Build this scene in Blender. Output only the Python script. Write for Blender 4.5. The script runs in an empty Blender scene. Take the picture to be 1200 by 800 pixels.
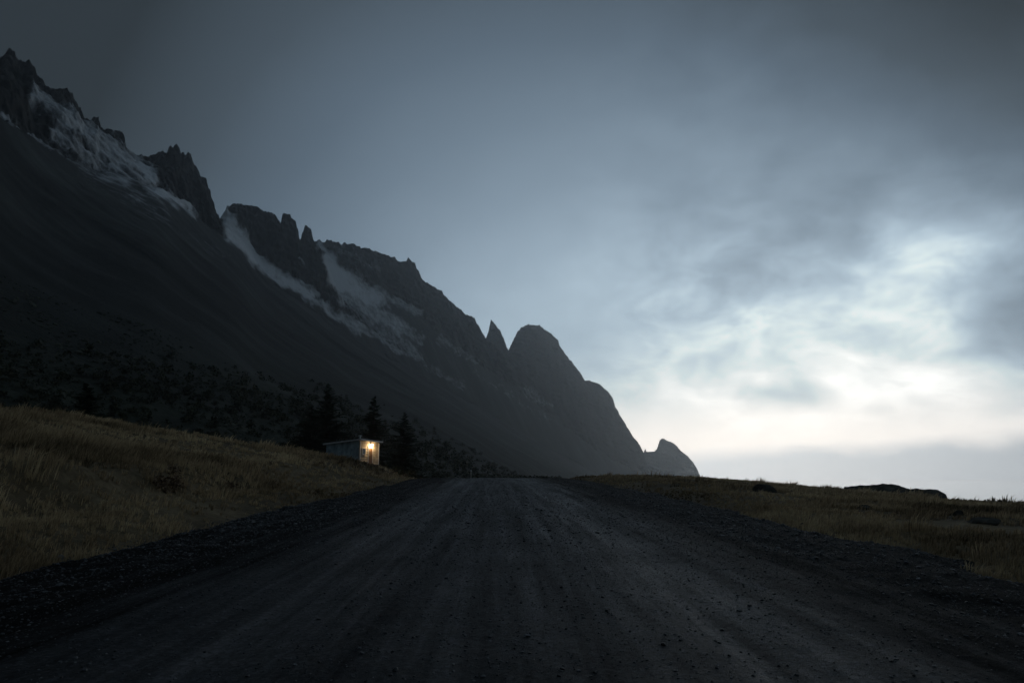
import bpy, math, random
import numpy as np
from mathutils import Vector, Matrix

random.seed(7)
RNG = np.random.default_rng(7)
R = math.radians
scene = bpy.context.scene
col = scene.collection

# ------------------------------------------------------------------ camera
EYE = 1.2
F = 800.0                      # focal length in photo pixels (1200 wide) = 24 mm
HOR = 558.0                    # eye level row in the photo
PITCH = math.atan((HOR - 400.0) / F)
cp, sp = math.cos(PITCH), math.sin(PITCH)
cam_d = bpy.data.cameras.new("camera")
cam = bpy.data.objects.new("camera", cam_d)
col.objects.link(cam)
cam.location = (0, 0, EYE)
cam.rotation_euler = (math.pi / 2 + PITCH, 0, 0)
cam_d.sensor_width = 36
cam_d.lens = 24
cam_d.clip_start = 0.05
cam_d.clip_end = 60000
scene.camera = cam


def ray(px, py):
    """azimuth (rad, + right) and tangent of elevation of a photo pixel"""
    px = np.asarray(px, float); py = np.asarray(py, float)
    cx = (px - 600) / F; cy = (400 - py) / F
    x = cx; y = cp - cy * sp; z = sp + cy * cp
    return np.arctan2(x, y), z / np.hypot(x, y)


def at(px, py, dist):
    a, t = ray(px, py)
    return np.array([np.sin(a) * dist, np.cos(a) * dist, EYE + t * dist])


def project(P):
    x = P[..., 0]; y = P[..., 1]; z = P[..., 2] - EYE
    f = y * cp + z * sp; u = -y * sp + z * cp
    f = np.where(f < 1e-3, 1e-3, f)
    return 600 + F * x / f, 400 - F * u / f


# ------------------------------------------------------------------ noise
PERM = RNG.permutation(512).astype(np.int64)


def _h(ix, iy, iz):
    v = PERM[ix & 511]
    v = PERM[(v + iy) & 511]
    v = PERM[(v + iz) & 511]
    return v


GR = RNG.normal(size=(512, 3)); GR /= np.linalg.norm(GR, axis=1)[:, None]


def perlin(x, y, z=0.0):
    x, y, z = np.broadcast_arrays(np.asarray(x, float), np.asarray(y, float), np.asarray(z, float))
    xi = np.floor(x).astype(np.int64); yi = np.floor(y).astype(np.int64); zi = np.floor(z).astype(np.int64)
    xf = x - xi; yf = y - yi; zf = z - zi
    u = xf ** 3 * (xf * (xf * 6 - 15) + 10)
    v = yf ** 3 * (yf * (yf * 6 - 15) + 10)
    w = zf ** 3 * (zf * (zf * 6 - 15) + 10)
    out = 0.0
    for dx in (0, 1):
        wx = u if dx else 1 - u
        for dy in (0, 1):
            wy = v if dy else 1 - v
            for dz in (0, 1):
                wz = w if dz else 1 - w
                g = GR[_h(xi + dx, yi + dy, zi + dz)]
                out = out + wx * wy * wz * (g[..., 0] * (xf - dx) + g[..., 1] * (yf - dy) + g[..., 2] * (zf - dz))
    return out


def fbm(x, y, z=0.0, octs=5, gain=0.5):
    s = 0.0; a = 1.0; f = 1.0
    for _ in range(octs):
        s = s + a * perlin(x * f + 13.1 * f, y * f + 7.7, z * f if not np.isscalar(z) else z)
        a *= gain; f *= 2.03
    return s


def ridged(x, y, z=0.0, octs=5, gain=0.55):
    s = 0.0; a = 1.0; f = 1.0
    for _ in range(octs):
        n = 1 - np.abs(perlin(x * f + 3.3 * f, y * f + 9.1, z * f if not np.isscalar(z) else z)) * 2.2
        s = s + a * n
        a *= gain; f *= 2.07
    return s


def sstep(a, b, x):
    t = np.clip((x - a) / (b - a), 0, 1)
    return t * t * (3 - 2 * t)


# ------------------------------------------------------------------ mesh helpers
def np_mesh(name, V, faces, mat, parent=None, smooth=False, attrs=None):
    """faces: (n,3) or (n,4) int array"""
    me = bpy.data.meshes.new(name)
    V = np.ascontiguousarray(V, dtype=np.float32); faces = np.ascontiguousarray(faces, dtype=np.int32)
    n, k = faces.shape
    me.vertices.add(len(V)); me.vertices.foreach_set('co', V.ravel())
    me.loops.add(n * k); me.loops.foreach_set('vertex_index', faces.ravel())
    me.polygons.add(n); me.polygons.foreach_set('loop_start', np.arange(0, n * k, k, dtype=np.int32))
    me.polygons.foreach_set('use_smooth', np.full(n, smooth, dtype=bool))
    for an, av in (attrs or {}).items():
        at_ = me.attributes.new(an, 'FLOAT', 'POINT')
        at_.data.foreach_set('value', np.ascontiguousarray(av, dtype=np.float32).ravel())
    me.update(calc_edges=True); me.validate()
    me.materials.append(mat)
    o = bpy.data.objects.new(name, me)
    col.objects.link(o)
    if parent: o.parent = parent
    return o


def grid_faces(nu, nv):
    i = np.arange(nu - 1)[:, None] * nv + np.arange(nv - 1)[None, :]
    return np.stack([i, i + nv, i + nv + 1, i + 1], -1).reshape(-1, 4)


class MB:
    def __init__(self): self.v = []; self.f = []

    def add(self, vs, fs):
        b = len(self.v); self.v += [tuple(v) for v in vs]
        self.f += [tuple(i + b for i in f) for f in fs]

    def box(self, x0, y0, z0, x1, y1, z1):
        self.add([(x0, y0, z0), (x1, y0, z0), (x1, y1, z0), (x0, y1, z0), (x0, y0, z1), (x1, y0, z1), (x1, y1, z1), (x0, y1, z1)],
                 [(0, 3, 2, 1), (4, 5, 6, 7), (0, 1, 5, 4), (1, 2, 6, 5), (2, 3, 7, 6), (3, 0, 4, 7)])

    def tube(self, pts, rad, n=8, cap=True):
        pts = [Vector(p) for p in pts]; rings = []
        for i, p in enumerate(pts):
            d = (pts[min(i + 1, len(pts) - 1)] - pts[max(i - 1, 0)]).normalized()
            a = d.orthogonal().normalized(); b = d.cross(a)
            r = rad[i] if hasattr(rad, '__len__') else rad
            rings.append([p + (a * math.cos(2 * math.pi * k / n) + b * math.sin(2 * math.pi * k / n)) * r for k in range(n)])
        vs = [v for r_ in rings for v in r_]; fs = []
        for i in range(len(pts) - 1):
            for k in range(n):
                fs.append((i * n + k, i * n + (k + 1) % n, (i + 1) * n + (k + 1) % n, (i + 1) * n + k))
        if cap:
            fs.append(tuple(range(n))[::-1]); fs.append(tuple((len(pts) - 1) * n + k for k in range(n)))
        self.add(vs, fs)

    def build(self, name, mat, parent=None, bevel=0.0, smooth=False):
        me = bpy.data.meshes.new(name); me.from_pydata(self.v, [], self.f); me.update()
        me.materials.append(mat)
        if smooth:
            for p in me.polygons: p.use_smooth = True
        o = bpy.data.objects.new(name, me); col.objects.link(o)
        if parent: o.parent = parent
        if bevel:
            m = o.modifiers.new('bevel', 'BEVEL'); m.width = bevel; m.segments = 2
        return o


def tag(o, label, cat, group=None):
    o['label'] = label; o['category'] = cat
    if group: o['group'] = group
    return o


def empty(name, loc, rz=0.0):
    o = bpy.data.objects.new(name, None); col.objects.link(o)
    o.location = tuple(float(v) for v in loc); o.rotation_euler = (0, 0, rz); o.empty_display_size = 0.3
    return o


# ------------------------------------------------------------------ materials
def new_mat(name):
    m = bpy.data.materials.new(name); m.use_nodes = True
    nt = m.node_tree; b = nt.nodes['Principled BSDF']
    return m, nt, b


class N:
    """small node builder"""
    def __init__(self, nt): self.nt = nt; self.L = nt.links

    def node(self, t, **kw):
        n = self.nt.nodes.new(t)
        for k, v in kw.items(): setattr(n, k, v)
        return n

    def put(self, sock, v):
        if isinstance(v, bpy.types.NodeSocket): self.L.new(v, sock)
        elif v is not None: sock.default_value = v

    def m(self, op, a, b=None, c=None, clamp=False):
        n = self.node('ShaderNodeMath', operation=op); n.use_clamp = clamp
        self.put(n.inputs[0], a)
        if b is not None: self.put(n.inputs[1], b)
        if c is not None: self.put(n.inputs[2], c)
        return n.outputs[0]

    def ramp(self, fac, stops, interp='LINEAR'):
        n = self.node('ShaderNodeValToRGB'); cr = n.color_ramp; cr.interpolation = interp
        while len(cr.elements) < len(stops): cr.elements.new(0.5)
        for e, (p, c) in zip(cr.elements, stops):
            e.position = p
            e.color = (c, c, c, 1) if not hasattr(c, '__len__') else (*c, 1)
        self.put(n.inputs[0], fac)
        return n.outputs[0]

    def mix(self, fac, a, b, blend='MIX'):
        n = self.node('ShaderNodeMix', data_type='RGBA', blend_type=blend)
        self.put(n.inputs[0], fac)
        for s, v in ((n.inputs[6], a), (n.inputs[7], b)):
            if isinstance(v, tuple) and len(v) == 3: v = (*v, 1)
            self.put(s, v)
        return n.outputs[2]

    def noise(self, vec, scale, detail=4, rough=0.55, dist=0.0, dim='3D'):
        n = self.node('ShaderNodeTexNoise'); n.noise_dimensions = dim
        self.put(n.inputs['Vector'], vec); n.inputs['Scale'].default_value = scale
        n.inputs['Detail'].default_value = detail; n.inputs['Roughness'].default_value = rough
        n.inputs['Distortion'].default_value = dist
        return n.outputs['Fac']

    def maprange(self, v, a, b, c=0.0, d=1.0, smooth=False):
        n = self.node('ShaderNodeMapRange'); n.clamp = True
        if smooth: n.interpolation_type = 'SMOOTHSTEP'
        self.put(n.inputs[0], v)
        for i, x in enumerate((a, b, c, d)): n.inputs[i + 1].default_value = x
        return n.outputs[0]

    def pos(self, scale=(1, 1, 1)):
        g = self.node('ShaderNodeTexCoord'); mp = self.node('ShaderNodeMapping')
        self.L.new(g.outputs['Object'], mp.inputs[0]); mp.inputs['Scale'].default_value = scale
        return mp.outputs[0]

    def attr(self, name):
        n = self.node('ShaderNodeAttribute'); n.attribute_name = name
        return n.outputs['Fac']

    def bump(self, h, strength, dist, bsdf):
        n = self.node('ShaderNodeBump'); n.inputs['Strength'].default_value = strength
        n.inputs['Distance'].default_value = dist
        self.L.new(h, n.inputs['Height']); self.L.new(n.outputs[0], bsdf.inputs['Normal'])


def simple_mat(name, c, rough=0.8, var=0.25, scale=6.0, metal=0.0, spec=0.3):
    m, nt, b = new_mat(name); n = N(nt)
    f = n.noise(n.pos(), scale, 5)
    lo = tuple(x * (1 - var) for x in c); hi = tuple(x * (1 + var) for x in c)
    nt.links.new(n.ramp(f, [(0.3, lo), (0.7, hi)]), b.inputs['Base Color'])
    b.inputs['Roughness'].default_value = rough; b.inputs['Metallic'].default_value = metal
    b.inputs['Specular IOR Level'].default_value = spec
    return m


def mountain_mat():
    m, nt, b = new_mat('basalt_scree'); n = N(nt)
    P = n.pos()
    big = n.noise(P, 0.012, 6, 0.6)
    fine = n.noise(P, 0.25, 6, 0.65)
    rough = n.attr('rocky'); snow = n.attr('snow'); moss = n.attr('moss')
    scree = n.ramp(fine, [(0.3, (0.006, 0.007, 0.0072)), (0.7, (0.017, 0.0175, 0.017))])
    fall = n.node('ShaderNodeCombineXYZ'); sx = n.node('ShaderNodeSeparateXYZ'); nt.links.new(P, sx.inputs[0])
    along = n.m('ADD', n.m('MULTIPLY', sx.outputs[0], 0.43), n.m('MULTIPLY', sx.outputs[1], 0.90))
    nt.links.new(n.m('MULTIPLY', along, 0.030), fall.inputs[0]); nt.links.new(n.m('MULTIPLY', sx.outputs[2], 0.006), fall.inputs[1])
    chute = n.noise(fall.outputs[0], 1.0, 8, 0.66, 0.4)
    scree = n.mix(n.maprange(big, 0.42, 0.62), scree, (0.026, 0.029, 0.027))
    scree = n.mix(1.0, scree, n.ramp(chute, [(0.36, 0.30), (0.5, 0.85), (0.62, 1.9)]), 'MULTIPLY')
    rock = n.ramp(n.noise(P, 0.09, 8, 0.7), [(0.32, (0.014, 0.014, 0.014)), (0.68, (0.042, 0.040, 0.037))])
    c = n.mix(rough, scree, rock)
    mossc = n.ramp(n.m('ADD', n.m('MULTIPLY', n.noise(P, 0.5, 6, 0.7), 0.5), n.m('MULTIPLY', n.noise(P, 0.06, 6, 0.65), 0.5)), [(0.34, (0.006, 0.008, 0.005)), (0.5, (0.022, 0.027, 0.018)), (0.68, (0.065, 0.070, 0.050))])
    c = n.mix(moss, c, mossc)
    sn = n.m('ADD', snow, n.m('MULTIPLY', n.m('SUBTRACT', n.noise(P, 0.055, 10, 0.80), 0.5), 1.7))
    sn = n.maprange(sn, 0.36, 0.84)
    c = n.mix(n.m('MULTIPLY', sn, 0.93), c, (0.50, 0.525, 0.55))
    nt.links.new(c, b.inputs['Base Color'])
    b.inputs['Roughness'].default_value = 0.92
    b.inputs['Specular IOR Level'].default_value = 0.15
    n.bump(n.m('ADD', fine, n.noise(P, 1.2, 4, 0.6)), 0.7, 1.0, b)
    return m


def ground_mat():
    m, nt, b = new_mat('dry_turf'); n = N(nt)
    P = n.pos()
    a = n.noise(P, 0.22, 6, 0.65, 0.6); f = n.noise(P, 3.5, 6, 0.7)
    c = n.ramp(n.m('ADD', n.m('MULTIPLY', a, 0.6), n.m('MULTIPLY', f, 0.4)),
               [(0.34, (0.03, 0.024, 0.014)), (0.5, (0.11, 0.083, 0.048)), (0.64, (0.22, 0.17, 0.10))])
    nt.links.new(c, b.inputs['Base Color']); b.inputs['Roughness'].default_value = 0.95
    b.inputs['Specular IOR Level'].default_value = 0.1
    n.bump(f, 0.8, 0.15, b)
    return m


def road_mat():
    m, nt, b = new_mat('wet_gravel'); n = N(nt)
    P = n.pos(); lat = n.attr('lat')
    st = n.node('ShaderNodeCombineXYZ'); nt.links.new(lat, st.inputs[0])
    sx = n.node('ShaderNodeSeparateXYZ'); nt.links.new(P, sx.inputs[0])
    nt.links.new(n.m('MULTIPLY', sx.outputs[1], 0.035), st.inputs[1])
    streak = n.noise(st.outputs[0], 3.4, 7, 0.68, 0.15)
    patch = n.noise(P, 0.55, 5, 0.6)
    sp_ = n.node('ShaderNodeTexVoronoi'); nt.links.new(P, sp_.inputs['Vector']); sp_.inputs['Scale'].default_value = 34
    speck = n.m('ADD', n.m('MULTIPLY', n.noise(P, 16, 7, 0.85), 0.65), n.m('MULTIPLY', sp_.outputs['Color'], 0.35))
    # wheel tracks packed lighter, loose dark stones on the shoulders and between; shoulder colour also darkened to imitate vignetting
    centre = n.maprange(n.m('ABSOLUTE', lat), 1.9, 3.7, 1.0, 0.0, True)
    tr = n.m('ABSOLUTE', n.m('SUBTRACT', n.m('ABSOLUTE', lat), 1.75))
    track = n.maprange(tr, 0.15, 0.8, 1.0, 0.0, True)
    k = n.m('ADD', n.m('MULTIPLY', centre, 0.40), n.m('MULTIPLY', track, 0.09))
    k = n.m('ADD', k, n.m('MULTIPLY', n.m('SUBTRACT', streak, 0.5), 1.45))
    k = n.m('ADD', k, n.m('MULTIPLY', n.m('SUBTRACT', patch, 0.5), 0.5), clamp=True)
    base = n.ramp(k, [(0.0, (0.008, 0.008, 0.008)), (0.4, (0.021, 0.024, 0.028)), (0.9, (0.056, 0.062, 0.072))])
    sm = n.ramp(speck, [(0.3, 0.2), (0.5, 0.85), (0.7, 2.4)])
    c = n.mix(1.0, base, sm, 'MULTIPLY')
    nt.links.new(c, b.inputs['Base Color'])
    nt.links.new(n.maprange(k, 0.0, 0.8, 0.85, 0.52), b.inputs['Roughness'])
    nt.links.new(n.maprange(k, 0.0, 0.7, 0.04, 0.30), b.inputs['Specular IOR Level'])
    n.bump(speck, 1.0, 0.07, b)
    return m


def stone_mat():
    m, nt, b = new_mat('gravel_stone'); n = N(nt)
    g = n.node('ShaderNodeNewGeometry')
    c = n.ramp(g.outputs['Random Per Island'], [(0.0, (0.006, 0.006, 0.007)), (0.5, (0.024, 0.026, 0.029)), (0.9, (0.065, 0.070, 0.077)), (1.0, (0.14, 0.145, 0.15))])
    nt.links.new(c, b.inputs['Base Color']); b.inputs['Roughness'].default_value = 0.55
    b.inputs['Specular IOR Level'].default_value = 0.4
    return m


def blade_mat():
    m, nt, b = new_mat('dry_grass'); n = N(nt)
    g = n.node('ShaderNodeNewGeometry')
    big = n.maprange(n.m('ADD', n.m('MULTIPLY', n.noise(n.pos(), 0.33, 6, 0.7), 0.55), n.m('MULTIPLY', n.noise(n.pos(), 0.085, 4, 0.6), 0.45)), 0.40, 0.60)
    k = n.m('ADD', n.m('MULTIPLY', g.outputs['Random Per Island'], 0.35), n.m('MULTIPLY', big, 0.62))
    c = n.ramp(k, [(0.10, (0.055, 0.043, 0.026)), (0.36, (0.235, 0.172, 0.100)), (0.6, (0.43, 0.33, 0.195)), (0.9, (0.66, 0.54, 0.34))])
    nt.links.new(c, b.inputs['Base Color']); b.inputs['Roughness'].default_value = 0.8
    b.inputs['Specular IOR Level'].default_value = 0.15
    tr = n.node('ShaderNodeBsdfTranslucent'); nt.links.new(c, tr.inputs[0])
    mx = n.node('ShaderNodeMixShader'); mx.inputs[0].default_value = 0.45
    nt.links.new(b.outputs[0], mx.inputs[1]); nt.links.new(tr.outputs[0], mx.inputs[2])
    nt.links.new(mx.outputs[0], nt.nodes['Material Output'].inputs['Surface'])
    return m


def sea_mat():
    m, nt, b = new_mat('sea_water'); n = N(nt)
    b.inputs['Base Color'].default_value = (0.02, 0.03, 0.035, 1)
    b.inputs['Roughness'].default_value = 0.04
    n.bump(n.noise(n.pos((1, 0.4, 1)), 0.12, 5, 0.6), 0.008, 1.0, b)
    return m


M_MTN = mountain_mat(); M_GROUND = ground_mat(); M_ROAD = road_mat(); M_STONE = stone_mat()
M_BLADE = blade_mat(); M_SEA = sea_mat()

# ------------------------------------------------------------------ terrain
LC = np.array([(-500, 452, 38), (-150, 470, 40), (0, 482, 42), (100, 493, 44), (200, 505, 46), (300, 521, 50), (380, 535, 60),
               (430, 544, 70), (480, 550, 68), (520, 557, 60)], float)
RC = np.array([(640, 558.5, 54), (700, 558.5, 56), (820, 560, 60), (880, 564, 60), (950, 571, 58), (1000, 575.5, 56), (1060, 580, 54),
               (1110, 586, 50), (1200, 589, 48), (1500, 606, 45)], float)


def crest(tab):
    a, t = ray(tab[:, 0], tab[:, 1])
    return a, t, tab[:, 2]


LA, LT, LD = crest(LC); RA, RT, RD = crest(RC)


def road_z(y):
    y = np.asarray(y, float)
    z = 0.0235 * y
    d = np.clip(y - 40, 0, 40)
    z = z - 0.0011 * d ** 2
    z = np.where(y > 80, 0.0235 * 80 - 0.0011 * 1600 - 0.0645 * (y - 80), z)
    return np.maximum(z, -6.0)


def road_x(y):
    y = np.asarray(y, float)
    yy = np.clip(y, 0, 70)
    return -0.12 - 0.0005 * yy ** 2 - 0.07 * np.maximum(y - 70, 0)


HALF = 5.45


def ground_z(x, y, detail=True):
    x = np.asarray(x, float); y = np.asarray(y, float)
    dist = np.hypot(x, y); az = np.arctan2(x, y)
    rz = road_z(y); u = x - road_x(y)
    lat = np.abs(u) - HALF
    # left bank
    dc = np.interp(az, LA, LD); zc = EYE + np.interp(az, LA, LT) * dc
    over = dist - dc
    cap = zc - 0.028 * np.maximum(over, 0)
    wob = 0.9 * fbm(x * 0.16, y * 0.16, 9.1, 3)
    plane = rz + 0.07 * np.maximum(lat, 0) + 0.62 * sstep(2.5, 4.0, lat + wob) + 0.13 * np.maximum(lat - 3.6, 0)
    k = 0.5
    h = np.clip(0.5 + 0.5 * (cap - plane) / k, 0, 1)
    zl = cap * (1 - h) + plane * h - k * h * (1 - h) * 0.5
    zl = np.where(over < 0, zl, np.minimum(cap, plane))
    zl = np.maximum(zl, -1.0)
    # right field, falls away to the sea behind its edge
    dcr = np.interp(az, RA, RD); zcr = EYE + np.interp(az, RA, RT) * dcr
    w = sstep(0.15, 1.0, dist / dcr)
    zr = rz * (1 - w) + zcr * w
    drop = np.maximum(dist - dcr, 0)
    zr = np.where(drop > 0, zcr - 0.09 * drop, zr)
    zr = np.maximum(zr, -26.0)
    side = sstep(-2.0, 2.0, u)
    z = zl * (1 - side) + zr * side
    blend = sstep(-0.9, 1.2, lat)
    z = (rz - 0.16) * (1 - blend) + z * blend
    # ditch beside the road
    z = z - 0.10 * np.exp(-((lat - 0.5) / 0.7) ** 2)
    if detail:
        amp = sstep(-0.3, 2.5, lat)
        z = z + amp * np.where(u < 0, 1.0, 0.45) * (0.30 * fbm(x * 0.2, y * 0.2, 0.3, 4) + 0.16 * fbm(x * 0.75, y * 0.75, 0.7, 3)) * np.clip(1 - (dist - 60) / 100, 0.2, 1)
    return z


def hit(px, py):
    """where the view ray of a photo pixel meets the ground"""
    a, t = ray(px, py)
    d = np.arange(2.5, 90, 0.05)
    X = np.sin(a) * d; Y = np.cos(a) * d; Z = EYE + t * d
    g = ground_z(X, Y)
    i = np.argmax(Z < g)
    if Z[i] >= g[i]: i = len(d) - 1
    return np.array([X[i], Y[i], g[i]]), d[i]


# ground sheet (polar grid, finest in front)
az = np.concatenate([np.linspace(-180, -60, 90, endpoint=False), np.linspace(-60, 60, 620, endpoint=False), np.linspace(60, 180, 91)])
rad = np.concatenate([[0.0], np.geomspace(1.2, 150, 260), np.geomspace(165, 4350, 36)])
A_, R_ = np.meshgrid(np.radians(az), rad, indexing='ij')
X = np.sin(A_) * R_; Y = np.cos(A_) * R_
Z = ground_z(X, Y)
o = np_mesh('ground', np.stack([X, Y, Z], -1).reshape(-1, 3), grid_faces(len(az), len(rad))[:, ::-1], M_GROUND, smooth=True)
o['kind'] = 'structure'

# road
yy = np.concatenate([np.linspace(-12, 1, 40, endpoint=False), np.geomspace(1, 110, 420)])
ll = np.linspace(-6.3, 6.3, 190)
Yr, Lr = np.meshgrid(yy, ll, indexing='ij')
edge = np.abs(Lr) - HALF + 0.9 * fbm(Yr * 0.35, Lr * 0.35, 2.2, 4)
Zr = road_z(Yr) + 0.05 * (1 - (Lr / HALF) ** 2)
Zr -= 0.05 * np.exp(-((np.abs(Lr) - 1.75) / 0.45) ** 2)
Zr += 0.022 * fbm(Lr * 1.1, Yr * 0.25, 4.4, 4) + 0.010 * fbm(Lr * 5, Yr * 4, 1.4, 3)
Zr += 0.05 * fbm(Lr * 1.3, Yr * 1.3, 9.4, 3) * sstep(2.8, 4.2, np.abs(Lr))
Zr -= 0.34 * sstep(-0.35, 0.85, edge)
o = np_mesh('road', np.stack([Lr + road_x(Yr), Yr, Zr], -1).reshape(-1, 3), grid_faces(len(yy), len(ll))[:, ::-1], M_ROAD, smooth=True,
            attrs={'lat': Lr})
o['kind'] = 'structure'


def road_surf(lat, y):
    return road_z(y) + 0.05 * (1 - (lat / HALF) ** 2) - 0.05 * np.exp(-((np.abs(lat) - 1.75) / 0.45) ** 2) \
        + 0.022 * fbm(lat * 1.1, y * 0.25, 4.4, 4) + 0.010 * fbm(lat * 5, y * 4, 1.4, 3) \
        + 0.05 * fbm(lat * 1.3, y * 1.3, 9.4, 3) * sstep(2.8, 4.2, np.abs(lat)) \
        - 0.34 * sstep(-0.35, 0.85, np.abs(lat) - HALF + 0.9 * fbm(y * 0.35, lat * 0.35, 2.2, 4))


# sea
ang = np.linspace(0, 2 * np.pi, 97); rr = np.array([0, 200, 1000, 3000, 4350.0])
Aq, Rq = np.meshgrid(ang, rr, indexing='ij')
o = np_mesh('sea', np.stack([np.sin(Aq) * Rq, np.cos(Aq) * Rq, np.full_like(Aq, -14.0)], -1).reshape(-1, 3), grid_faces(97, 5)[:, ::-1], M_SEA)
o['kind'] = 'structure'


# ------------------------------------------------------------------ mountains
SNOW = [  # capsules in photo pixels: x0,y0,x1,y1,r,strength
    (42, 103, 72, 132, 12, 0.66), (70, 130, 120, 165, 16, 0.66), (115, 165, 165, 197, 17, 0.70), (95, 150, 150, 185, 13, .68), (165, 195, 180, 208, 11, .8),
    (0, 128, 60, 172, 5, 0.62), (60, 168, 130, 212, 7, 0.50), (65, 150, 150, 212, 12, 0.60), (130, 190, 225, 245, 10, 0.66),
    (100, 195, 190, 250, 16, 0.40), (185, 222, 222, 242, 6, 0.85), (120, 215, 260, 300, 14, 0.30),
    (262, 245, 276, 278, 10, 1.0), (276, 272, 300, 305, 9, 0.95), (298, 302, 335, 330, 8, 0.85), (335, 325, 362, 346, 9, 0.85),
    (360, 348, 425, 385, 8, 0.66), (420, 380, 490, 418, 8, 0.52), (355, 330, 372, 345, 5, .7), (352, 300, 358, 306, 3, .7),
    (373, 286, 388, 305, 4, 0.75), (386, 303, 400, 335, 10, 1.0), (398, 325, 440, 350, 15, 0.86), (405, 345, 470, 385, 13, 0.66),
    (440, 335, 492, 366, 7, 0.62), (450, 365, 490, 395, 9, 0.5), (420, 370, 480, 405, 10, .5), (395, 290, 440, 310, 9, 0.42),
    (515, 398, 555, 420, 8, 0.45), (480, 415, 540, 450, 8, .4), (615, 455, 645, 475, 7, 0.45), (560, 440, 640, 490, 8, .34)]


def snow_mask(px, py):
    s = np.zeros_like(px)
    px = px + 7 * fbm(px * .05, py * .05, 1.5, 4); py = py + 7 * fbm(px * .05, py * .05, 7.5, 4)
    for x0, y0, x1, y1, r, k in SNOW:
        dx, dy = x1 - x0, y1 - y0
        t = np.clip(((px - x0) * dx + (py - y0) * dy) / (dx * dx + dy * dy), 0, 1)
        d = np.hypot(px - x0 - t * dx, py - y0 - t * dy) / r
        s = np.maximum(s, k * (1 - sstep(0.25, 1.7, d)))
    return s


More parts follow.
